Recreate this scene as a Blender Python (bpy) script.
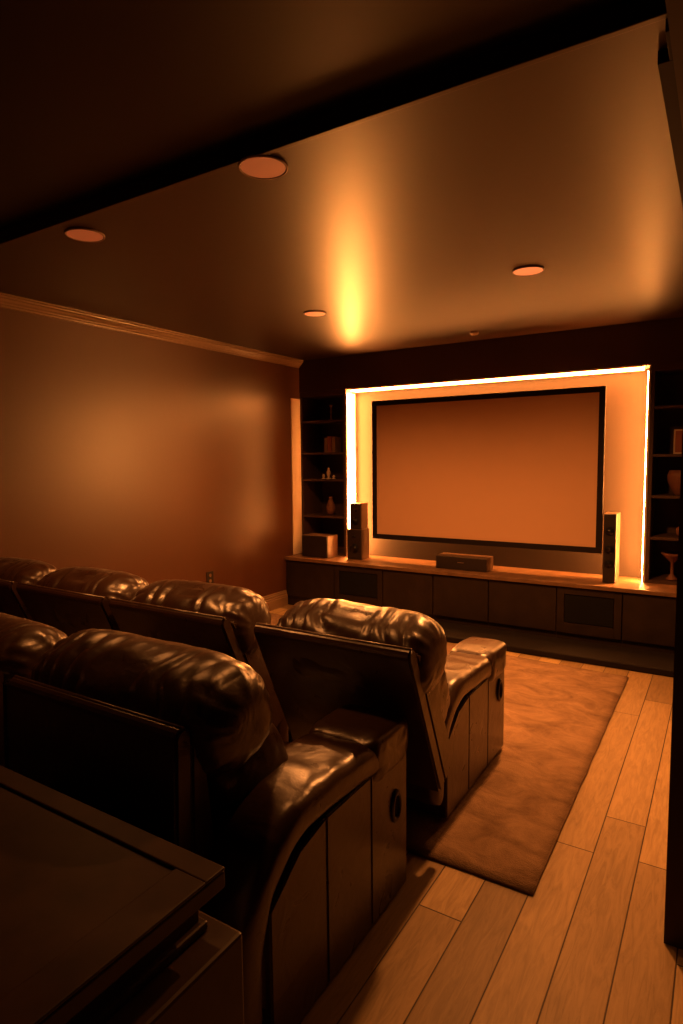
import bpy, bmesh, math, random
from mathutils import Vector, Matrix, noise
random.seed(7)
for o in list(bpy.data.objects): bpy.data.objects.remove(o)
S = bpy.context.scene; C = S.collection

# ---------------------------------------------------------------- camera, world, exposure
CAMH = 1.55
YAW, PITCH, ROLL, FPX = 0.5573, 0.08543, -0.01021, 616.0
cam = bpy.data.cameras.new('camera'); co = bpy.data.objects.new('camera', cam); C.objects.link(co)
rt = Vector((math.cos(YAW), math.sin(YAW), 0)); fw = Vector((-math.sin(YAW), math.cos(YAW), 0)); up = Vector((0, 0, 1))
fw, up = fw*math.cos(PITCH)-up*math.sin(PITCH), up*math.cos(PITCH)+fw*math.sin(PITCH)
rt, up = rt*math.cos(ROLL)+up*math.sin(ROLL), up*math.cos(ROLL)-rt*math.sin(ROLL)
M = Matrix((rt, up, -fw)).transposed().to_4x4(); M.translation = Vector((0, 0, CAMH)); co.matrix_world = M
cam.sensor_fit = 'VERTICAL'; cam.sensor_height = 24; cam.lens = FPX/1024*24
cam.clip_start = 0.05; cam.clip_end = 60
S.camera = co
w = bpy.data.worlds.new('world'); S.world = w; w.use_nodes = True
w.node_tree.nodes['Background'].inputs[0].default_value = (1.0, .6, .35, 1)
w.node_tree.nodes['Background'].inputs[1].default_value = 0.0008
S.view_settings.view_transform = 'Standard'; S.view_settings.look = 'None'
S.view_settings.exposure = 0.15; S.view_settings.gamma = 1.0; S.view_settings.use_curve_mapping = False
LED_COL = (1.0, .31, .060); LED_TOP = 60.0; LED_LEFT = 140.0; LED_RIGHT = 400.0
DOWN_COL = (1.0, .32, .07)
SCONCE_COL = (1.0, .33, .10); SCONCE_W = 1.2

# ---------------------------------------------------------------- materials
def nt(name):
    m = bpy.data.materials.new(name); m.use_nodes = True
    return m, m.node_tree, m.node_tree.nodes['Principled BSDF']
def mat(name, col, rough=.5, spec=.5, metal=0, var=.12, nscale=6.0, bump=0.0, bscale=60.0, coat=0.0, rvar=0.0, sheen=0.0):
    m, t, b = nt(name); n = t.nodes; l = t.links
    tc = n.new('ShaderNodeTexCoord'); no = n.new('ShaderNodeTexNoise'); no.inputs['Scale'].default_value = nscale; no.inputs['Detail'].default_value = 5
    l.new(tc.outputs['Object'], no.inputs['Vector'])
    cr = n.new('ShaderNodeValToRGB')
    cr.color_ramp.elements[0].color = (*[c*(1-var) for c in col], 1); cr.color_ramp.elements[1].color = (*[min(1, c*(1+var)) for c in col], 1)
    cr.color_ramp.elements[0].position = .3; cr.color_ramp.elements[1].position = .7
    l.new(no.outputs['Fac'], cr.inputs[0]); l.new(cr.outputs[0], b.inputs['Base Color'])
    b.inputs['Roughness'].default_value = rough; b.inputs['Metallic'].default_value = metal
    b.inputs['Specular IOR Level'].default_value = spec; b.inputs['Coat Weight'].default_value = coat; b.inputs['Coat Roughness'].default_value = .25
    if sheen: b.inputs['Sheen Weight'].default_value = sheen
    if rvar:
        mr = n.new('ShaderNodeMapRange'); mr.inputs['To Min'].default_value = rough-rvar; mr.inputs['To Max'].default_value = rough+rvar
        l.new(no.outputs['Fac'], mr.inputs['Value']); l.new(mr.outputs[0], b.inputs['Roughness'])
    if bump:
        n2 = n.new('ShaderNodeTexNoise'); n2.inputs['Scale'].default_value = bscale; n2.inputs['Detail'].default_value = 6
        bp = n.new('ShaderNodeBump'); bp.inputs['Strength'].default_value = bump; bp.inputs['Distance'].default_value = .01
        l.new(tc.outputs['Object'], n2.inputs['Vector']); l.new(n2.outputs['Fac'], bp.inputs['Height']); l.new(bp.outputs[0], b.inputs['Normal'])
    return m
def emis(name, col, st):
    m, t, b = nt(name); b.inputs['Base Color'].default_value = (*col, 1)
    b.inputs['Emission Color'].default_value = (*col, 1); b.inputs['Emission Strength'].default_value = st
    return m
def leather(name, col, rough):
    m, t, b = nt(name); n = t.nodes; l = t.links
    tc = n.new('ShaderNodeTexCoord')
    vo = n.new('ShaderNodeTexVoronoi'); vo.inputs['Scale'].default_value = 260; vo.feature = 'DISTANCE_TO_EDGE'
    no = n.new('ShaderNodeTexNoise'); no.inputs['Scale'].default_value = 9; no.inputs['Detail'].default_value = 7; no.inputs['Distortion'].default_value = 1.2
    n3 = n.new('ShaderNodeTexNoise'); n3.inputs['Scale'].default_value = 3; n3.inputs['Detail'].default_value = 3
    for q in (vo, no, n3): l.new(tc.outputs['Object'], q.inputs['Vector'])
    b1 = n.new('ShaderNodeBump'); b1.inputs['Strength'].default_value = .12; b1.inputs['Distance'].default_value = .001
    b2 = n.new('ShaderNodeBump'); b2.inputs['Strength'].default_value = .35; b2.inputs['Distance'].default_value = .012
    l.new(vo.outputs['Distance'], b1.inputs['Height']); l.new(no.outputs['Fac'], b2.inputs['Height'])
    l.new(b2.outputs[0], b1.inputs['Normal']); l.new(b1.outputs[0], b.inputs['Normal'])
    cr = n.new('ShaderNodeValToRGB'); cr.color_ramp.elements[0].color = (*[c*.75 for c in col], 1); cr.color_ramp.elements[1].color = (*[c*1.3 for c in col], 1)
    l.new(n3.outputs['Fac'], cr.inputs[0]); l.new(cr.outputs[0], b.inputs['Base Color'])
    mr = n.new('ShaderNodeMapRange'); mr.inputs['To Min'].default_value = rough-.07; mr.inputs['To Max'].default_value = rough+.09
    l.new(no.outputs['Fac'], mr.inputs['Value']); l.new(mr.outputs[0], b.inputs['Roughness'])
    b.inputs['Specular IOR Level'].default_value = .75; b.inputs['Coat Weight'].default_value = .35; b.inputs['Coat Roughness'].default_value = .32
    return m
def planks():
    m, t, b = nt('oak_planks'); n = t.nodes; l = t.links
    def mth(op, a, bb=None):
        q = n.new('ShaderNodeMath'); q.operation = op
        for i, v in enumerate((a, bb)):
            if v is None: continue
            if isinstance(v, (int, float)): q.inputs[i].default_value = v
            else: l.new(v, q.inputs[i])
        return q.outputs[0]
    tc = n.new('ShaderNodeTexCoord'); sp = n.new('ShaderNodeSeparateXYZ'); l.new(tc.outputs['Object'], sp.inputs[0])
    u = mth('DIVIDE', mth('ADD', sp.outputs[0], 20*.156+.229), .156)
    iu = mth('FLOOR', u); fu = mth('SUBTRACT', u, iu)
    w1 = n.new('ShaderNodeTexWhiteNoise'); w1.noise_dimensions = '1D'; l.new(iu, w1.inputs['W'])
    v = mth('DIVIDE', mth('ADD', mth('ADD', sp.outputs[1], 20.0), mth('MULTIPLY', w1.outputs['Value'], 1.5)), 1.5)
    iv = mth('FLOOR', v); fv = mth('SUBTRACT', v, iv)
    cb = n.new('ShaderNodeCombineXYZ'); l.new(iu, cb.inputs[0]); l.new(iv, cb.inputs[1])
    w2 = n.new('ShaderNodeTexWhiteNoise'); w2.noise_dimensions = '3D'; l.new(cb.outputs[0], w2.inputs['Vector'])
    # grain: stretched noise, shifted per plank
    mp = n.new('ShaderNodeCombineXYZ')
    l.new(mth('ADD', mth('MULTIPLY', sp.outputs[0], 26), mth('MULTIPLY', w2.outputs['Value'], 50)), mp.inputs[0]); l.new(mth('MULTIPLY', sp.outputs[1], 3.2), mp.inputs[1]); l.new(mth('MULTIPLY', iv, 7.0), mp.inputs[2])
    g = n.new('ShaderNodeTexNoise'); g.inputs['Scale'].default_value = 1.6; g.inputs['Detail'].default_value = 8; g.inputs['Distortion'].default_value = 1.6; g.inputs['Roughness'].default_value = .65
    l.new(mp.outputs[0], g.inputs['Vector'])
    c1 = n.new('ShaderNodeValToRGB'); c1.color_ramp.elements[0].color = (.26, .17, .08, 1); c1.color_ramp.elements[1].color = (.58, .40, .19, 1)
    l.new(w2.outputs['Value'], c1.inputs[0])
    c2 = n.new('ShaderNodeValToRGB'); c2.color_ramp.elements[0].color = (.68, .66, .62, 1); c2.color_ramp.elements[1].color = (1, 1, 1, 1); c2.color_ramp.elements[0].position = .32; c2.color_ramp.elements[1].position = .62
    l.new(g.outputs['Fac'], c2.inputs[0])
    mx = n.new('ShaderNodeMix'); mx.data_type = 'RGBA'; mx.blend_type = 'MULTIPLY'; mx.inputs['Factor'].default_value = 1
    l.new(c1.outputs[0], mx.inputs['A']); l.new(c2.outputs[0], mx.inputs['B'])
    ed = mth('MINIMUM', mth('MULTIPLY', mth('MINIMUM', fu, mth('SUBTRACT', 1.0, fu)), .156), mth('MULTIPLY', mth('MINIMUM', fv, mth('SUBTRACT', 1.0, fv)), 1.5))
    ln = n.new('ShaderNodeMapRange'); ln.inputs['From Min'].default_value = .0012; ln.inputs['From Max'].default_value = .003; l.new(ed, ln.inputs['Value'])
    m2 = n.new('ShaderNodeMix'); m2.data_type = 'RGBA'; m2.inputs['A'].default_value = (.03, .015, .008, 1)
    l.new(ln.outputs[0], m2.inputs['Factor']); l.new(mx.outputs['Result'], m2.inputs['B']); l.new(m2.outputs['Result'], b.inputs['Base Color'])
    bp = n.new('ShaderNodeBump'); bp.inputs['Strength'].default_value = .5; bp.inputs['Distance'].default_value = .003
    l.new(mth('ADD', ln.outputs[0], mth('MULTIPLY', g.outputs['Fac'], .35)), bp.inputs['Height']); l.new(bp.outputs[0], b.inputs['Normal'])
    b.inputs['Roughness'].default_value = .5; b.inputs['Specular IOR Level'].default_value = .4
    return m
def rugmat():
    m, t, b = nt('rug_wool'); n = t.nodes; l = t.links
    tc = n.new('ShaderNodeTexCoord')
    a = n.new('ShaderNodeTexNoise'); a.inputs['Scale'].default_value = 4.5; a.inputs['Detail'].default_value = 9; a.inputs['Roughness'].default_value = .72; a.inputs['Distortion'].default_value = .6
    mpn = n.new('ShaderNodeMapping'); mpn.inputs['Scale'].default_value = (1, 1.5, 1); l.new(tc.outputs['Object'], mpn.inputs['Vector']); l.new(mpn.outputs[0], a.inputs['Vector'])
    f = n.new('ShaderNodeTexNoise'); f.inputs['Scale'].default_value = 180; f.inputs['Detail'].default_value = 3; l.new(tc.outputs['Object'], f.inputs['Vector'])
    cr = n.new('ShaderNodeValToRGB'); cr.color_ramp.elements[0].color = (.19, .12, .075, 1); cr.color_ramp.elements[1].color = (.36, .24, .15, 1)
    cr.color_ramp.elements[0].position = .36; cr.color_ramp.elements[1].position = .62
    l.new(a.outputs['Fac'], cr.inputs[0]); l.new(cr.outputs[0], b.inputs['Base Color'])
    bp = n.new('ShaderNodeBump'); bp.inputs['Strength'].default_value = .9; bp.inputs['Distance'].default_value = .006
    ad = n.new('ShaderNodeMath'); ad.operation = 'ADD'; l.new(a.outputs['Fac'], ad.inputs[0]); l.new(f.outputs['Fac'], ad.inputs[1])
    l.new(ad.outputs[0], bp.inputs['Height']); l.new(bp.outputs[0], b.inputs['Normal'])
    b.inputs['Roughness'].default_value = .95; b.inputs['Specular IOR Level'].default_value = .15
    return m
MAT = dict(
    wall=mat('taupe_wall_paint', (.095, .036, .014), .36, .75, var=.05, nscale=1.5, bump=.05, bscale=40),
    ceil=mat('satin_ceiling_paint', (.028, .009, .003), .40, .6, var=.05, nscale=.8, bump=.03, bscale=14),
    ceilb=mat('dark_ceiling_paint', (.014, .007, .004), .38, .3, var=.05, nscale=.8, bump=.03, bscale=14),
    niche=mat('niche_paint', (.035, .024, .018), .6, .3, var=.04, nscale=2),
    reveal=mat('pale_reveal_paint', (.5, .42, .36), .6, .3, var=.04, nscale=2),
    trim=mat('trim_paint', (.26, .17, .10), .25, .8, var=.04),
    wall_light=mat('painted_wall_light', (.82, .66, .5), .5, .4, var=.03, nscale=2),  # pale tone paints in the niche LED light falling on the left wall
    floor=planks(), rug=rugmat(),
    dark=mat('dark_stained_oak', (.020, .012, .008), .5, .35, var=.25, nscale=9),
    fascia=mat('dark_brown_paint', (.06, .034, .022), .6, .3, var=.08, nscale=2),
    ledge=mat('brown_wood_top', (.17, .095, .05), .42, .45, var=.25, nscale=10),
    black=mat('black_grille_cloth', (.006, .006, .006), .8, .2, bump=.4, bscale=400),
    frame=mat('black_velvet_frame', (.012, .009, .008), .7, .2),
    screen=mat('white_screen_fabric', (.66, .42, .27), .85, .1, var=.01),
    spk=mat('speaker_walnut_veneer', (.11, .065, .04), .38, .5, var=.15, nscale=14),
    spkd=mat('speaker_black', (.02, .014, .011), .45, .5),
    cream=mat('cream_ceramic', (.6, .48, .36), .35, .5, var=.05), brass=mat('aged_brass', (.55, .36, .16), .3, .5, metal=1),
    paper=mat('book_cloth', (.32, .12, .08), .7, .3), clay=mat('terracotta', (.16, .07, .045), .6, .3),
    disc=mat('painted_grille_metal', (.42, .27, .18), .5, .5, var=.03, bump=.25, bscale=500),
    leather=leather('dark_brown_leather', (.046, .021, .011), .29),
    leather2=leather('dark_leather_piping', (.05, .024, .013), .3),
    plastic=mat('black_plastic', (.01, .01, .01), .3, .5), chrome=mat('dull_chrome', (.5, .45, .4), .3, .5, metal=1),
    table=mat('dark_wood_console', (.05, .026, .017), .42, .5, var=.3, nscale=12),
)

# ---------------------------------------------------------------- mesh helpers
def box(bm, x0, x1, y0, y1, z0, z1, bev=0.0, seg=2):
    vs = [bm.verts.new(p) for p in ((x0,y0,z0),(x1,y0,z0),(x1,y1,z0),(x0,y1,z0),(x0,y0,z1),(x1,y0,z1),(x1,y1,z1),(x0,y1,z1))]
    fs = [bm.faces.new([vs[i] for i in q]) for q in ((3,2,1,0),(4,5,6,7),(0,1,5,4),(1,2,6,5),(2,3,7,6),(3,0,4,7))]
    if bev:
        es = {e for f in fs for e in f.edges}
        bmesh.ops.bevel(bm, geom=list(es), offset=bev, segments=seg, profile=.5, affect='EDGES', clamp_overlap=True)
    return vs
def cyl(bm, c, r, h, seg=32, r2=None, axis='z'):
    r2 = r if r2 is None else r2
    rot = {'z': Matrix.Identity(4), 'x': Matrix.Rotation(math.pi/2, 4, 'Y'), 'y': Matrix.Rotation(-math.pi/2, 4, 'X')}[axis]
    bmesh.ops.create_cone(bm, cap_ends=True, segments=seg, radius1=r, radius2=r2, depth=h, matrix=Matrix.Translation(Vector(c)) @ rot)
def lathe(bm, c, prof, seg=32):
    rings = []
    for r, z in prof:
        rings.append([bm.verts.new((c[0]+r*math.cos(2*math.pi*k/seg), c[1]+r*math.sin(2*math.pi*k/seg), c[2]+z)) for k in range(seg)])
    for a, b in zip(rings, rings[1:]):
        for k in range(seg): bm.faces.new((a[k], a[(k+1) % seg], b[(k+1) % seg], b[k]))
    bm.faces.new(list(reversed(rings[0]))); bm.faces.new(rings[-1])
def extrude_x(bm, prof, x0, x1):      # closed profile in (y, z)
    a = [bm.verts.new((x0, y, z)) for y, z in prof]; b = [bm.verts.new((x1, y, z)) for y, z in prof]; n = len(prof)
    fs = [bm.faces.new(a), bm.faces.new(list(reversed(b)))]
    for i in range(n): fs.append(bm.faces.new((a[i], b[i], b[(i+1) % n], a[(i+1) % n])))
    bmesh.ops.recalc_face_normals(bm, faces=fs)
def extrude_y(bm, prof, y0, y1):      # closed profile in (x, z)
    a = [bm.verts.new((x, y0, z)) for x, z in prof]; b = [bm.verts.new((x, y1, z)) for x, z in prof]; n = len(prof)
    fs = [bm.faces.new(a), bm.faces.new(list(reversed(b)))]
    for i in range(n): fs.append(bm.faces.new((a[i], b[i], b[(i+1) % n], a[(i+1) % n])))
    bmesh.ops.recalc_face_normals(bm, faces=fs)
def obj(name, bm, m, parent=None, smooth=False, origin=None):
    if origin is not None: bmesh.ops.translate(bm, verts=bm.verts, vec=-Vector(origin))
    me = bpy.data.meshes.new(name); bm.to_mesh(me); bm.free(); me.materials.append(m)
    if smooth:
        for p in me.polygons: p.use_smooth = True
    o = bpy.data.objects.new(name, me); C.objects.link(o)
    if origin is not None: o.location = origin
    if parent: o.parent = parent
    return o
def tag(o, label=None, cat=None, group=None, kind=None):
    if label: o['label'] = label
    if cat: o['category'] = cat
    if group: o['group'] = group
    if kind: o['kind'] = kind
    return o
def thing(name, label, cat, loc, group=None):
    o = bpy.data.objects.new(name, None); C.objects.link(o); o.location = loc; o.empty_display_size = .1
    return tag(o, label, cat, group)
def part(name, bm, m, parent, smooth=False):    # bm in world coordinates of the parent's location
    bmesh.ops.translate(bm, verts=bm.verts, vec=-parent_world(parent))
    return obj(name, bm, m, parent, smooth)
def parent_world(p):
    v = Vector((0, 0, 0))
    while p: v += Vector(p.location); p = p.parent
    return v
def struct(name, bm, m, **k): return tag(obj(name, bm, m, **k), kind='structure')
B = bmesh.new

# ---------------------------------------------------------------- the room
XL, XR, ZC, ZB = -3.95, -.113, 2.61, 2.665
YF, YN, YB = 5.50, 5.70, 6.0
NX0, NX1, NZ1 = -3.359, -.540, 2.274        # opening of the lit niche
YC, ZL = 5.20, .524                          # low cabinets' front, ledge height
YS = 1.77
bm = B(); box(bm, XL-.15, 2.4, -1.9, YB+.1, -.1, 0); struct('floor', bm, MAT['floor'])
bm = B(); box(bm, XL-.15, .4, YS, YB+.1, ZC, ZC+.3); tag(struct('ceiling', bm, MAT['ceil']))
bm = B(); box(bm, XL-.15, 2.4, -1.9, YS-.012, ZB, ZB+.12); struct('ceiling', bm, MAT['ceilb'])
bm = B(); box(bm, XL-.02, XR, YS-.022, YS, ZC-.006, ZB, .003); struct('trim_1', bm, MAT['ceil'])
bm = B(); box(bm, XL-.15, XL, -1.9, YB+.1, 0, ZB); struct('wall_left', bm, MAT['wall'])
bm = B(); box(bm, XR, XR+.14, 2.1, YB, 0, ZC); box(bm, XR, XR+.14, -1.9, 2.1, 2.30, ZB); struct('wall_right', bm, MAT['fascia'])
bm = B(); box(bm, 2.25, 2.4, -1.9, 2.1, 0, ZB); box(bm, XR+.14, 2.25, 2.1, 2.25, 0, ZB); struct('wall_right', bm, MAT['fascia'])
bm = B(); box(bm, XL, 2.4, -1.9, -1.78, 0, ZB); struct('wall_back', bm, MAT['fascia'])
# front wall around and behind the niche
bm = B()
box(bm, XL, XR, YN+.2, YB+.1, 0, ZC)
struct('wall_front', bm, MAT['fascia'])
bm = B(); box(bm, NX0-.05, NX1+.05, YN, YN+.04, ZL-.1, NZ1+.1); struct('wall_niche', bm, MAT['niche'])
bm = B(); box(bm, XL, XR, YF, YN+.2, NZ1, ZC); struct('wall_bulkhead', bm, MAT['fascia'])
bm = B(); box(bm, NX0-.012, NX0, YF+.001, YN, ZL, NZ1); struct('trim_2', bm, MAT['reveal'])
bm = B(); box(bm, NX1, NX1+.012, YF+.001, YN, ZL, NZ1); struct('trim_3', bm, MAT['reveal'])
bm = B(); box(bm, NX0, NX1, YF+.012, YN, NZ1-.008, NZ1); struct('trim_4', bm, MAT['reveal'])
# cornice and baseboard along the left wall: moulded profiles
cp = [(0, 0), (.085, 0), (.085, -.012), (.072, -.018), (.070, -.030), (.055, -.036), (.045, -.052), (.030, -.062), (.026, -.072), (.014, -.078), (.012, -.092), (0, -.095)]
bm = B(); extrude_y(bm, [(XL+x*.8, ZC+z*.8) for x, z in cp], YS, YF); struct('trim_5', bm, MAT['trim'])
bm = B(); box(bm, XR-.078, XR, 1.9, YF, ZC-.035, ZC, .002); box(bm, XR-.05, XR, YS, 1.9, ZC-.035, ZC, .002); struct('trim_6', bm, MAT['frame'])
bp = [(0, 0), (.022, 0), (.022, .095), (.018, .10), (.018, .115), (.013, .122), (.013, .138), (.006, .150), (.006, .158), (0, .163)]
bm = B(); extrude_y(bm, [(XL+x, z) for x, z in bp], -1.78, YC); struct('baseboard_left', bm, MAT['trim'])

bm = B(); box(bm, XL, XL+.012, 5.335, 5.497, ZL+.001, 2.20, .003); struct('wall_light_bar', bm, MAT['wall_light'])  # added board; its pale colour stands in for LED light on the wall

# ---------------------------------------------------------------- LED strips round the niche
def led(name, b, label, st, horiz):
    x0, x1, y0, y1, z0, z1 = b
    r = thing(name, label, 'light strip', ((x0+x1)/2, (y0+y1)/2, (z0+z1)/2), 'warm light strips round the screen niche')
    bm = B()
    d = .006
    if horiz: box(bm, x0, x1, y0-d, y1+d, z1-.006, z1)
    elif x0 < -2: box(bm, x0, x0+.006, y0-d, y1+d, z0, z1)
    else: box(bm, x1-.006, x1, y0-d, y1+d, z0, z1)
    part('channel', bm, MAT['reveal'], r)
    bm = B()
    if horiz: box(bm, x0, x1, y0, y1, z0, z1-.006)
    elif x0 < -2: box(bm, x0+.006, x1, y0, y1, z0, z1)
    else: box(bm, x0, x1-.006, y0, y1, z0, z1)
    part('diffuser', bm, emis(name+'_glow_'+str(len(bpy.data.materials)), LED_COL, st), r)
led('light_strip', (NX0+.05, NX1-.05, YF+.014, YF+.13, NZ1-.028, NZ1-.008), 'warm light strip along the top of the screen niche', LED_TOP, True)
led('light_strip', (NX0, NX0+.018, YF+.012, YF+.14, ZL+.01, NZ1-.05), 'warm upright light strip at the left side of the screen niche', LED_LEFT, False)
led('light_strip', (NX1-.011, NX1, YF+.012, YF+.050, ZL+.01, NZ1-.05), 'warm upright light strip at the right side of the screen niche', LED_RIGHT, False)

# ---------------------------------------------------------------- projection screen
SX0, SX1, SZ0, SZ1, SY = -3.0, -.844, .752, 2.12, 5.40
t = thing('projection_screen', 'wide projection screen with slim black frame hung inside the glowing niche', 'screen', ((SX0+SX1)/2, SY, SZ0))
bm = B(); fr = .048
box(bm, SX0, SX1, SY, SY+.035, SZ1-fr, SZ1, .003); box(bm, SX0, SX1, SY, SY+.035, SZ0, SZ0+fr, .003)
box(bm, SX0, SX0+fr, SY, SY+.035, SZ0+fr, SZ1-fr, .003); box(bm, SX1-fr, SX1, SY, SY+.035, SZ0+fr, SZ1-fr, .003)
part('frame', bm, MAT['frame'], t)
bm = B(); box(bm, SX0+fr-.005, SX1-fr+.005, SY+.012, SY+.020, SZ0+fr-.005, SZ1-fr+.005); part('screen_fabric', bm, MAT['screen'], t)
for x in (SX0+.5, SX1-.5):
    for z in (SZ0+.25, SZ1-.25):
        bm = B(); box(bm, x-.04, x+.04, SY+.020, YN, z-.03, z+.03); part('wall_bracket', bm, MAT['frame'], t)

# ---------------------------------------------------------------- low cabinets, ledge, plinth
def cabinet(x0, x1, kind, label):
    t = thing('base_cabinet', label, 'cabinet', ((x0+x1)/2, YC+.2, .1), 'low dark cabinets under the ledge')
    bm = B(); box(bm, x0+.001, x1-.001, YC+.022, YN-.01, .0, ZL-.036); part('body', bm, MAT['dark'], t)
    z0, z1 = .105, ZL-.045
    if kind == 'door':
        n = 2 if x1-x0 > .75 else 1
        wd = (x1-x0)/n
        for k in range(n):
            bm = B(); box(bm, x0+k*wd+.004, x0+(k+1)*wd-.004, YC, YC+.02, z0, z1, .003)
            d = part('door', bm, MAT['dark'], t)
    else:
        g0, g1 = x0+.06, x1-.06
        bm = B(); box(bm, x0+.004, g0, YC, YC+.02, z0, z1, .003); box(bm, g1, x1-.004, YC, YC+.02, z0, z1, .003)
        box(bm, g0, g1, YC, YC+.02, z0, .19); box(bm, g0, g1, YC, YC+.02, .43, z1); d = part('door', bm, MAT['dark'], t)
        bm = B(); box(bm, g0+.004, g1-.004, YC+.006, YC+.02, .194, .426, .003); part('speaker_grille', bm, MAT['black'], t)
cabinet(XL+.002, -3.34, 'door', 'leftmost low dark cabinet under the ledge, against left wall')
cabinet(-3.34, -2.78, 'grille', 'low dark cabinet with black grille under the slim two-tier speaker')
cabinet(-2.78, -1.73, 'door', 'wide low dark cabinet under the centre speaker')
cabinet(-1.73, -1.15, 'door', 'low dark cabinet just right of the wide one under centre speaker')
cabinet(-1.15, -.65, 'grille', 'low dark cabinet with black grille under the tall right speaker')
cabinet(-.65, XR-.002, 'door', 'rightmost low dark cabinet under the right bookcase')
bm = B(); box(bm, XL+.001, XR-.001, YC-.02, YN, ZL-.034, ZL, .004)
tag(obj('ledge_top', bm, MAT['ledge'], origin=((XL+XR)/2, YC+.2, ZL)), 'long brown wooden ledge running under the projection screen on low cabinets', 'worktop')
bm = B(); box(bm, -2.3, XR-.001, 4.79, YC+.02, 0, .05, .008)
tag(obj('cabinet_plinth', bm, MAT['frame'], origin=(-1.2, 5, 0)), 'dark low plinth step on the floor in front of the cabinets', 'plinth')

# ---------------------------------------------------------------- bookcases
def bookcase(x0, x1, zs, label):
    t = thing('bookcase', label, 'bookcase', ((x0+x1)/2, YF+.15, ZL))
    y0, y1, z0, z1, s = YF+.002, YN+.19, ZL+.001, NZ1-.002, .028
    bm = B(); box(bm, x0, x0+s, y0, y1, z0, z1, .002); part('side_panel', bm, MAT['fascia'], t)
    bm = B(); box(bm, x1-s, x1, y0, y1, z0, z1, .002); part('side_panel', bm, MAT['fascia'], t)
    bm = B(); box(bm, x0+s, x1-s, y1-.012, y1, z0, z1); part('back_panel', bm, MAT['fascia'], t)
    bm = B(); box(bm, x0+s, x1-s, y0, y1-.012, z1-.05, z1); part('top_rail', bm, MAT['fascia'], t)
    bm = B(); box(bm, x0+s, x1-s, y0, y1-.012, z0, z0+.022); part('bottom_panel', bm, MAT['fascia'], t)
    for z in zs:
        bm = B(); box(bm, x0+s, x1-s, y0+.004, y1-.012, z-.022, z, .002); part('shelf', bm, MAT['fascia'], t)
ZSL = (1.965, 1.625, 1.340, .945); ZSR = (1.945, 1.565, 1.235, .90)
bookcase(XL+.002, NX0-.014, ZSL, 'dark built-in bookcase left of the screen niche')
bookcase(NX1+.014, XR-.002, ZSR, 'dark built-in bookcase right of the screen niche')
def vase(name, x, y, z, prof, m, label, cat):
    bm = B(); lathe(bm, (0, 0, 0), prof); o = obj(name, bm, m, smooth=True); o.location = (x, y, z); tag(o, label, cat); return o
# left bookcase
vase('candlestick', -3.61, 5.60, ZSL[0], [(.03,0),(.03,.006),(.008,.014),(.006,.08),(.012,.09),(.006,.10),(.006,.14),(.016,.15),(.016,.165)], MAT['brass'], 'thin candlestick on the top shelf of the left bookcase', 'candlestick')
for k, (dx, h, wd) in enumerate(((-.055, .155, .034), (-.012, .17, .04), (.045, .16, .036))):
    tt = thing('book', ('pale book standing leftmost of three on second shelf, left bookcase', 'tallest book, middle of three on second shelf, left bookcase', 'book at the right of three on second shelf, left bookcase')[k], 'book', (-3.60+dx, 5.62, ZSL[1]), 'books on the second shelf of the left bookcase')
    bm = B(); box(bm, -wd/2, -wd/2+.003, -.06, .06, 0, h); box(bm, wd/2-.003, wd/2, -.06, .06, 0, h); box(bm, -wd/2, wd/2, -.063, -.059, 0, h, .001); obj('cover', bm, MAT['trim' if k != 1 else 'paper'], tt)
    bm = B(); box(bm, -wd/2+.003, wd/2-.003, -.058, .055, .004, h-.004); obj('pages', bm, MAT['cream'], tt)
P = [(.018,0),(.024,.02),(.02,.045),(.008,.06),(.007,.072),(.010,.076)]
vase('figurine', -3.695, 5.57, ZSL[2], [(.022,0),(.022,.006),(.008,.012),(.016,.03),(.010,.045),(.010,.052)], MAT['cream'], 'left small pale ornament of three on the third shelf, left bookcase', 'ornament')
vase('figurine', -3.63, 5.57, ZSL[2], [(.026,0),(.026,.008),(.007,.016),(.020,.05),(.024,.075),(.010,.098),(.012,.11),(.004,.124)], MAT['cream'], 'tallest pale ornament, middle of three on third shelf, left bookcase', 'ornament')
vase('figurine', -3.565, 5.57, ZSL[2], [(.022,0),(.022,.006),(.008,.012),(.018,.028),(.006,.04),(.006,.044)], MAT['cream'], 'right small pale ornament of three on third shelf, left bookcase', 'ornament')
vase('vase', -3.64, 5.62, ZSL[3], [(.03,0),(.045,.04),(.05,.09),(.03,.15),(.018,.18),(.022,.20),(.018,.20),(.014,.18)], MAT['clay'], 'dim brown vase on the fourth shelf of the left bookcase', 'vase')
# right bookcase
t = thing('photo_frame', 'thin light picture frame standing on the right bookcase second shelf', 'picture frame', (-.275, 5.60, ZSR[1]))
bm = B(); a, b_, h = -.36, -.19, .195
for q in ((a, a+.012, 0, h), (b_-.012, b_, 0, h), (a+.012, b_-.012, h-.012, h), (a+.012, b_-.012, 0, .012)): box(bm, q[0]+.275, q[1]+.275, -.008, .008, q[2], q[3], .002)
obj('frame', bm, MAT['cream'], t)
bm = B(); box(bm, a+.287, b_+.263, -.001, .006, .012, h-.012); obj('picture', bm, MAT['paper'], t)
bm = B(); box(bm, -.02, .02, .006, .012, .0, h*.8); obj('easel_back', bm, MAT['spkd'], t)
vase('bowl', -.31, 5.62, ZSR[2], [(.03,0),(.035,.01),(.06,.05),(.085,.11),(.09,.16),(.075,.20),(.07,.20),(.06,.16)], MAT['clay'], 'round terracotta bowl on the right bookcase third shelf', 'bowl')
vase('jar', -.28, 5.58, ZSR[3], [(.025,0),(.04,.03),(.04,.07),(.02,.09),(.02,.11),(.026,.115),(.01,.125)], MAT['clay'], 'small reddish jar on the right bookcase fourth shelf', 'jar')
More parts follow.
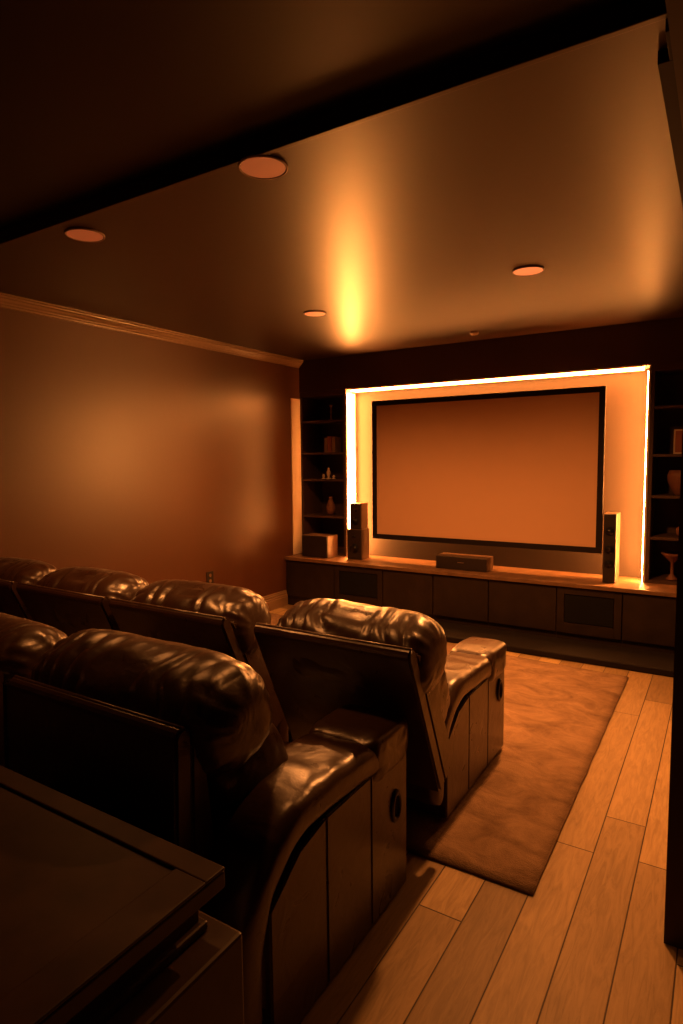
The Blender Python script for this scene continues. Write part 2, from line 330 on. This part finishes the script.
vase('dish', -.34, 5.60, ZL+.024, [(.04,0),(.045,.01),(.03,.02),(.012,.05),(.012,.14),(.06,.19),(.085,.215),(.08,.22),(.05,.195)], MAT['clay'], 'footed dish at the bottom of the right bookcase', 'dish')

# ---------------------------------------------------------------- speakers on the ledge
def speaker(name, label, x0, x1, y0, y1, z0, z1, kind, mb):
    t = thing(name, label, 'speaker', ((x0+x1)/2, (y0+y1)/2, z0))
    bm = B(); box(bm, x0, x1, y0+.012, y1, z0, z1, .004); part('cabinet', bm, mb, t)
    bm = B(); box(bm, x0+.003, x1-.003, y0, y0+.013, z0+.004, z1-.004, .004); part('grille', bm, MAT['spkd'], t)
    return t
tr = speaker('tower_speaker', 'tall speaker with dark front and bright side, right of the screen', -.825, -.725, 5.335, 5.53, ZL, 1.090, 't', MAT['spk'])
for z in (.95, .80, .68):
    bm = B(); cyl(bm, (-.775, 5.332, z), .036, .006, 28, .030, 'y'); part('driver', bm, MAT['plastic'], tr, True)
bm = B(); box(bm, -.7255, -.7235, 5.47, 5.485, .63, .672); part('terminal_plate', bm, MAT['plastic'], tr)
t = speaker('bookshelf_speaker', 'upper slim speaker stacked on a darker one, left of the screen', -3.268, -3.135, 5.40, 5.55, .834, 1.100, 'b', MAT['spk'])
bm = B(); cyl(bm, (-3.20, 5.397, .92), .042, .006, 28, .036, 'y'); part('driver', bm, MAT['plastic'], t, True)
bm = B(); cyl(bm, (-3.20, 5.397, 1.03), .018, .006, 24, .014, 'y'); part('tweeter', bm, MAT['plastic'], t, True)
t = speaker('bookshelf_speaker', 'lower slim speaker on the ledge left of the screen, carrying another', -3.29, -3.12, 5.38, 5.55, ZL, .834, 'b', MAT['spk'])
bm = B(); cyl(bm, (-3.205, 5.377, .64), .05, .006, 28, .044, 'y'); part('driver', bm, MAT['plastic'], t, True)
bm = B(); cyl(bm, (-3.205, 5.377, .76), .02, .006, 24, .016, 'y'); part('tweeter', bm, MAT['plastic'], t, True)
speaker('box_speaker', 'squat dark box speaker at the left end of the ledge', -3.80, -3.475, 5.29, 5.498, ZL, .755, 's', MAT['spk'])
t = speaker('centre_speaker', 'long low centre speaker on the ledge below the screen', -2.275, -1.785, 5.31, 5.50, ZL, .648, 'c', MAT['spk'])
bm = B(); box(bm, -2.06, -2.00, 5.306, 5.311, .592, .598); part('badge', bm, MAT['chrome'], t)

# ---------------------------------------------------------------- ceiling discs, outlet
def downlight(x, y, r, watts, glow, cone, label):
    t = thing('ceiling_downlight', label, 'ceiling light', (x, y, ZC), 'round dimmed ceiling downlights')
    bm = B(); lathe(bm, (0, 0, 0), [(r-.009, -.0005), (r-.007, -.008), (r-.003, -.010), (r, -.007), (r, -.0005)], 48); obj('rim', bm, MAT['disc'], t, True)
    bm = B(); cyl(bm, (0, 0, -.004), r-.009, .007, 48); obj('lens', bm, emis('downlight_lens_'+str(len(bpy.data.materials)), (.9, .34, .12), glow), t)
    ld = bpy.data.lights.new('downlight_lamp', 'SPOT'); ld.energy = watts; ld.color = DOWN_COL; ld.shadow_soft_size = .05; ld.spot_size = math.radians(cone); ld.spot_blend = 1.0
    lo = bpy.data.objects.new('downlight_lamp', ld); C.objects.link(lo); lo.parent = t; lo.location = (0, 0, -.012)
downlight(-1.461, 1.832, .090, 30, .07, 100, 'largest round ceiling light, beside the step in the ceiling')
downlight(-2.58, 1.901, .088, 75, .07, 105, 'round ceiling light furthest left, near the left wall')
downlight(-.994, 3.625, .088, 350, .40, 156, 'bright round ceiling light nearest the right wall')
downlight(-2.573, 3.793, .082, 270, .30, 150, 'round ceiling light left of the bright ceiling streak')
bm = B(); lathe(bm, (0, 0, 0), [(.036, 0), (.038, -.012), (.030, -.026), (.010, -.030), (.001, -.030)], 32)
o = obj('smoke_detector', bm, MAT['disc'], smooth=True); o.location = (-1.841, 5.10, ZC); tag(o, 'tiny round detector on the ceiling near the front bulkhead', 'detector')
t = thing('wall_outlet', 'small square power outlet low on the left wall', 'outlet', (XL, 4.06, .485))
bm = B(); box(bm, 0, .006, -.045, .045, -.06, .06, .003); obj('plate', bm, MAT['spkd'], t)
bm = B()
for z in (-.026, .026): cyl(bm, (.007, 0, z), .016, .004, 20, axis='x')
obj('socket', bm, MAT['trim'], t)

# ---------------------------------------------------------------- rug
bm = B(); nx, ny = 60, 50; g = []
def rp(u, v):
    yn, yf = 2.098, 4.80+(4.62-4.80)*u
    return (-3.88+u*(3.88-.525), yn+(yf-yn)*v)
for i in range(nx+1):
    for j in range(ny+1):
        x, y = rp(i/nx, j/ny)
        e = min(i, nx-i, j, ny-j); z = .016+.002*noise.noise(Vector((x*9, y*9, 0))) if e else .012
        g.append(bm.verts.new((x+(.004*noise.noise(Vector((y*6, 1, 0))) if i in (0, nx) else 0), y+(.004*noise.noise(Vector((x*6, 2, 0))) if j in (0, ny) else 0), z)))
for i in range(nx):
    for j in range(ny): bm.faces.new((g[i*(ny+1)+j], g[(i+1)*(ny+1)+j], g[(i+1)*(ny+1)+j+1], g[i*(ny+1)+j+1]))
ed = [e for e in bm.edges if e.is_boundary]
r = bmesh.ops.extrude_edge_only(bm, edges=ed)
for v in [q for q in r['geom'] if isinstance(q, bmesh.types.BMVert)]: v.co.z = .0005
bmesh.ops.recalc_face_normals(bm, faces=bm.faces)
tag(obj('area_rug', bm, MAT['rug'], smooth=True), 'large mottled tan rug under the front row of recliners', 'rug')

# ---------------------------------------------------------------- recliners
def sp(v, e): return math.copysign(abs(v)**e, v)
def puff(bm, cx, cy, cz, W, L, T, ang, e1=.5, e2=.75, nu=72, nv=56, disp=None, sag=0.0):
    """superellipsoid cushion: W half width (x), L half length along the lean, T half thickness; ang = lean of L from vertical towards -y"""
    ax = Vector((0, -math.sin(ang), math.cos(ang))); tn = Vector((0, math.cos(ang), math.sin(ang)))
    rings = []
    for i in range(1, nu):
        eta = -math.pi/2+math.pi*i/nu; ring = []
        for j in range(nv):
            om = 2*math.pi*j/nv
            ce = sp(math.cos(eta), e1)
            x = W*sp(math.sin(eta), e1); l = L*ce*sp(math.cos(om), e2); tk = T*ce*sp(math.sin(om), e2)
            d = Vector((sp(math.sin(eta), 1)/W*.3, 0, 0))+ax*(math.cos(om)*math.cos(eta))+tn*(math.sin(om)*math.cos(eta)); d.normalize()
            p = Vector((cx+x, cy, cz))+ax*l+tn*tk
            if disp: p += d*disp(x/W, om, p)
            ring.append(bm.verts.new(p))
        rings.append(ring)
    for a, b in zip(rings, rings[1:]):
        for k in range(nv): bm.faces.new((a[k], a[(k+1) % nv], b[(k+1) % nv], b[k]))
    for r_, s in ((rings[0], -1), (rings[-1], 1)):
        c = bm.verts.new((cx+s*W*1.0, cy, cz))
        for k in range(nv):
            f = (r_[k], r_[(k+1) % nv], c)
            bm.faces.new(f if s > 0 else f[::-1])
    bmesh.ops.recalc_face_normals(bm, faces=bm.faces)
def sweep(bm, path, hw, xc, th, inset=1.0, ns=14, fn=None):
    """rounded slab following a (y, z) path; hw half width in x; th(t) thickness"""
    rings = []; n = len(path)
    for i, (y, z) in enumerate(path):
        a = path[max(0, i-1)]; b = path[min(n-1, i+1)]
        d = Vector((0, b[0]-a[0], b[1]-a[1])).normalized(); nn = Vector((0, -d.z, d.y))
        t_ = i/(n-1); h = th(t_)/2
        endf = min(1.0, (min(t_, 1-t_)*n/2.0)); sc = .45+.55*math.sin(min(1, endf)*math.pi/2)
        ring = []
        for k in range(ns*4):
            om = 2*math.pi*k/(ns*4)
            px = hw*(.94+.06*sc)*sp(math.cos(om), .42); pn = h*sc*sp(math.sin(om), .62)
            crown = .012*(1-(px/hw)**2) if pn > 0 else 0
            p = Vector((xc+px, y, z))+nn*(pn+crown)
            if fn: p += fn(t_, om, p, nn)
            ring.append(bm.verts.new(p))
        rings.append(ring)
    m_ = ns*4
    for a, b in zip(rings, rings[1:]):
        for k in range(m_): bm.faces.new((a[k], a[(k+1) % m_], b[(k+1) % m_], b[k]))
    bm.faces.new(rings[0][::-1]); bm.faces.new(rings[-1])
    bmesh.ops.recalc_face_normals(bm, faces=bm.faces)
def curve(pts, n=40):
    """Catmull-Rom through (y, z) points"""
    P = [pts[0]]+list(pts)+[pts[-1]]; out = []; segs = len(pts)-1
    for i in range(n+1):
        u = i/n*segs; k = min(int(u), segs-1); f = u-k
        a, b, c, d = P[k], P[k+1], P[k+2], P[k+3]
        out.append(tuple(.5*((2*b[q])+(-a[q]+c[q])*f+(2*a[q]-5*b[q]+4*c[q]-d[q])*f*f+(-a[q]+3*b[q]-3*c[q]+d[q])*f**3) for q in (0, 1)))
    return out
def wrinkle(seed, amp=.017):
    """gathers along the top and rear of a headrest plus soft random creases"""
    def f(u, om, p):
        q = noise.noise(Vector((p.x*5+seed, p.y*5, p.z*5)))
        top = max(0, math.cos(om+.55))                     # band from the top towards the rear
        band = top**2*(1-abs(u)**4)*(1-.75*max(0, u))
        rid = 1-abs(math.sin(p.x*40+om*1.6+q*3.6+seed))    # sharp creases across the band
        cr = noise.noise(Vector((p.x*18+seed, p.y*8, p.z*8)))
        endc = max(0, abs(u)-.72)/.28                      # creases radiating round the ends
        e2 = math.sin(om*16+q*4+seed)*endc*(1-endc)*2.4
        return -amp*1.25*band*rid**2+.004*cr*(1-.5*band)+amp*.25*e2+.007*q
    return f
def soft(seed, amp=.006):
    return lambda u, om, p: amp*noise.noise(Vector((p.x*9+seed, p.y*9, p.z*9)))+amp*.6*noise.noise(Vector((p.x*24+seed, p.y*24, p.z*24)))
def recliner(label, x0, x1, yt, zt, yb, yf, z0, right_arm, seed, group, left_arm=0.0, pw=0.0, hz=0.0, az=0.0):
    """x0..x1 back shell; (yt, zt) top rear edge; yb rear foot of the base; yf front face"""
    xc = (x0+x1)/2; wd = x1-x0
    t = thing('leather_recliner', label, 'recliner', (xc, (yb+yf)/2, z0), group)
    ra0 = right_arm[0]; ra1 = right_arm[1]
    sx0 = x0+.01+(left_arm if left_arm else 0); sx1 = ra0-.004
    # base
    bm = B(); extrude_x(bm, [(yb, z0+.002), (yf-.05, z0+.002), (yf-.05, z0+.36), (yb-.20, z0+.36), (yb-.235, z0+.27)], x0+.02, ra1-.03); part('base', bm, MAT['leather'], t)
    # back shell with wings; leaning profile
    lx, lz = yb-.28, z0+.25
    dv = Vector((yt-lx, zt-lz)).normalized(); nv_ = Vector((dv.y, -dv.x))    # nv_ points forward
    def shell(th0, th1):
        a = Vector((lx, lz)); b = Vector((yt, zt)); f = Vector((yb-.02, z0+.01))
        pr = [(f.x, f.y), (f.x+.08, f.y), tuple(a+nv_*(th1)+Vector((.02, 0))), ]
        pr = [tuple(a+nv_*th1)]
        top = b+nv_*(th0+th1)/2; hr = (th1-th0)/2
        for k in range(9):
            an = math.pi*k/8; pr.append(tuple(top+nv_*hr*math.cos(an)+dv*hr*math.sin(an)))
        pr.append(tuple(a+nv_*th0))
        return pr
    bm = B(); extrude_x(bm, shell(0, .055), x0, x1)
    bmesh.ops.bevel(bm, geom=[e for e in bm.edges if abs(abs((e.verts[0].co.x+e.verts[1].co.x)/2-xc)-wd/2) < .002], offset=.008, segments=2, affect='EDGES')
    part('back_shell', bm, MAT['leather'], t)
    for s, xx in ((-1, x0), (1, x1)):
        bm = B(); a = Vector((lx, lz)); b = Vector((yt, zt)); w0 = .055
        pr = [tuple(a+nv_*w0), tuple(a+nv_*.16), tuple(b*.35+a*.65+nv_*.15), tuple(b*.9+a*.1+nv_*.10), tuple(b-dv*.03+nv_*.08), tuple(b-dv*.015+nv_*w0)]
        extrude_x(bm, pr, xx if s < 0 else xx-.035, xx+.035 if s < 0 else xx)
        bmesh.ops.bevel(bm, geom=list(bm.edges), offset=.006, segments=2, affect='EDGES')
        part('wing', bm, MAT['leather'], t)
    # piping along the top edge of the shell
    bm = B(); c = Vector((yt, zt))+dv*.018+nv_*.028
    cyl(bm, (xc, c.x, c.y+.006), .007, wd-.01, 10, axis='x'); part('piping', bm, MAT['leather2'], t, True)
    # cushions
    ang = math.atan2(-dv.x, dv.y)
    hw = wd/2+pw
    bm = B(); puff(bm, xc+.02, yt+.20, zt-.045+hz, hw, .150, .165, .35, .46, .80, 150, 72, wrinkle(seed)); part('headrest', bm, MAT['leather'], t, True)
    bm = B(); puff(bm, xc+.005, yt+.33, zt-.245, hw-.035, .21, .155, .45, .40, .66, 90, 56, soft(seed+3)); part('back_cushion', bm, MAT['leather'], t, True)
    # seat and footrest
    sc = (sx0+sx1)/2; sw = (sx1-sx0)/2
    ys0, ys1 = yb+.02, yf-.045
    bm = B(); puff(bm, sc, (ys0+ys1)/2, z0+.385, sw, .075, (ys1-ys0)/2, 0.0, .35, .45, 60, 48, soft(seed+5)); part('seat_cushion', bm, MAT['leather'], t, True)
    bm = B(); puff(bm, sc, yf-.05, z0+.24, sw, .17, .05, 0.0, .35, .5, 50, 40, soft(seed+6)); part('footrest', bm, MAT['leather'], t, True)
    # arms
    arms = [right_arm]
    if left_arm: arms.append((x0, x0+left_arm))
    for (a0, a1) in arms:
        ac, hw2 = (a0+a1)/2, (a1-a0)/2
        zt2 = z0+.548+az
        pts = [(yf-.20, zt2-.065), (yf-.30, zt2-.036), (yf-.42, zt2-.030), (yf-.55, zt2-.022), (yf-.68, zt2-.035), (yf-.80, zt2-.12), (yf-.865, zt2-.25), (yf-.88, z0+.12)]
        pth = curve(pts, 64)
        def fn(t_, om, p, nn, seed=seed):
            return nn*(.006*noise.noise(Vector((p.x*14+seed, p.y*14, p.z*14))))
        bm = B(); puff(bm, ac, yf-.135, zt2-.050, hw2+.004, .082, .150, 0.0, .34, .42, 60, 60, soft(seed+8, .008)); part('arm_cap', bm, MAT['leather'], t, True)
        bm = B(); sweep(bm, pth, hw2, ac, lambda t_: .115 if t_ < .6 else .115-.03*(t_-.6), fn=fn, ns=10); arm = part('arm_pad', bm, MAT['leather'], t, True)
        # outer side panel of stitched segments, swooping top line
        ya, yz = yf-.80, yf-.012; nseg = 3; bm = B()
        for k in range(nseg):
            y_0 = ya+(yz-ya)*k/nseg; y_1 = ya+(yz-ya)*(k+1)/nseg
            zz = lambda y: zt2-.085-max(0, (ya+.22-y)/.22)**1.6*.12
            pr = [(y_0+.0015, z0+.012), (y_1-.0015, z0+.012), (y_1-.0015, zz(y_1)), ((y_0+y_1)/2, zz((y_0+y_1)/2)), (y_0+.0015, zz(y_0))]
            extrude_x(bm, pr, a0+.012, a1-.010)
        bmesh.ops.bevel(bm, geom=[e for e in bm.edges], offset=.005, segments=2, affect='EDGES')
        part('side_panel', bm, MAT['leather'], t)
    # recline handle on the outer side of the right arm
    bm = B()
    hy, hz = yf-.105, z0+.345
    R1, R2, ns, nr = .036, .009, 28, 10; vv = []
    for i in range(ns):
        A = 2*math.pi*i/ns; ring = []
        for j in range(nr):
            Bq = 2*math.pi*j/nr; rr = R1+R2*math.cos(Bq)
            ring.append(bm.verts.new((ra1-.008+R2*math.sin(Bq), hy+rr*math.cos(A)*.8, hz+rr*math.sin(A)*1.35)))
        vv.append(ring)
    for i in range(ns):
        for j in range(nr): bm.faces.new((vv[i][j], vv[(i+1) % ns][j], vv[(i+1) % ns][(j+1) % nr], vv[i][(j+1) % nr]))
    h_ = part('recline_handle', bm, MAT['plastic'], t, True)
    bm = B(); bmesh.ops.create_cone(bm, cap_ends=True, segments=28, radius1=.034, radius2=.034, depth=.006, matrix=Matrix.Translation((ra1-.010, hy, hz)) @ Matrix.Diagonal((1, .8, 1.35, 1)) @ Matrix.Rotation(math.pi/2, 4, 'Y'))
    obj('cup', bm, MAT['black'], None).parent = h_
    ob = h_.children[0]; ob.location = -parent_world(h_)
    return t
RZ = .019
FR = dict(yt=1.85, zt=.862, yb=2.40, yf=3.13, z0=RZ, group='front row of leather recliners')
recliner('nearest recliner of the front row, glossy outer arm standing free on the rug', -1.575, -.885, right_arm=(-1.155, -.935), seed=1.3, **FR)
recliner('second recliner from the right in the front row', -2.46, -1.735, right_arm=(-1.855, -1.74), seed=4.1, **FR)
recliner('third recliner from the right in the front row', -3.23, -2.51, right_arm=(-2.62, -2.515), seed=7.7, **FR)
recliner('recliner at the left end of the front row, beside the left wall', -3.93, -3.28, right_arm=(-3.385, -3.285), seed=11.2, **FR)
SR = dict(yt=1.00, zt=.872, yb=1.26, yf=1.94, z0=0.0, group='rear row of leather recliners')
recliner('large near recliner of the rear row with wrinkled headrest in the foreground', -1.83, -1.10, right_arm=(-1.19, -.925), seed=2.2, pw=.045, hz=.03, az=.065, **SR)
recliner('left recliner of the rear row, cut by the left edge of the photo', -2.64, -1.93, right_arm=(-2.04, -1.935), seed=9.4, **SR)

# ---------------------------------------------------------------- console table behind the rear row
TX1, TY1, TZ = -.842, .886, .72
t = thing('console_table', 'dark wooden console table with raised rim in the lower left foreground', 'table', (-1.5, .5, 0))
bm = B()
box(bm, -2.35, TX1, .02, TY1, TZ-.045, TZ-.008, .004)
part('table_top', bm, MAT['table'], t)
bm = B(); rz0 = TZ-.008
box(bm, -2.35, TX1, TY1-.055, TY1, rz0, TZ, .003); box(bm, TX1-.085, TX1, .02, TY1-.055, rz0, TZ, .003); box(bm, -2.35, TX1-.085, .02, .075, rz0, TZ, .003); box(bm, -2.35, -2.265, .075, TY1-.055, rz0, TZ, .003)
part('rim', bm, MAT['table'], t)
bm = B(); box(bm, -2.31, TX1-.045, .06, TY1-.035, .60, TZ-.045); part('apron', bm, MAT['table'], t)
bm = B(); box(bm, -2.33, TX1-.03, .045, TY1-.02, .585, .605, .006); part('moulding', bm, MAT['table'], t)
bm = B(); box(bm, -2.36, TX1+.035, .0, TY1+.012, .0, .585, .008); part('body', bm, MAT['table'], t)

# ---------------------------------------------------------------- wall lamp on the left wall, beyond the left edge of the photo
t = thing('wall_lamp', 'small warm wall lamp on the left wall near the rear seats', 'lamp', (XL, .55, 1.75))
bm = B(); box(bm, 0, .02, -.05, .05, -.08, .08, .005); obj('backplate', bm, MAT['brass'], t)
bm = B(); cyl(bm, (.05, 0, 0), .008, .08, 16, axis='x'); obj('arm', bm, MAT['brass'], t)
bm = B(); lathe(bm, (.11, 0, -.07), [(.055, 0), (.055, .004), (.045, .14), (.042, .14)], 32); o = obj('lamp_shade', bm, emis('lamp_shade_glow', SCONCE_COL, SCONCE_W), t, True)
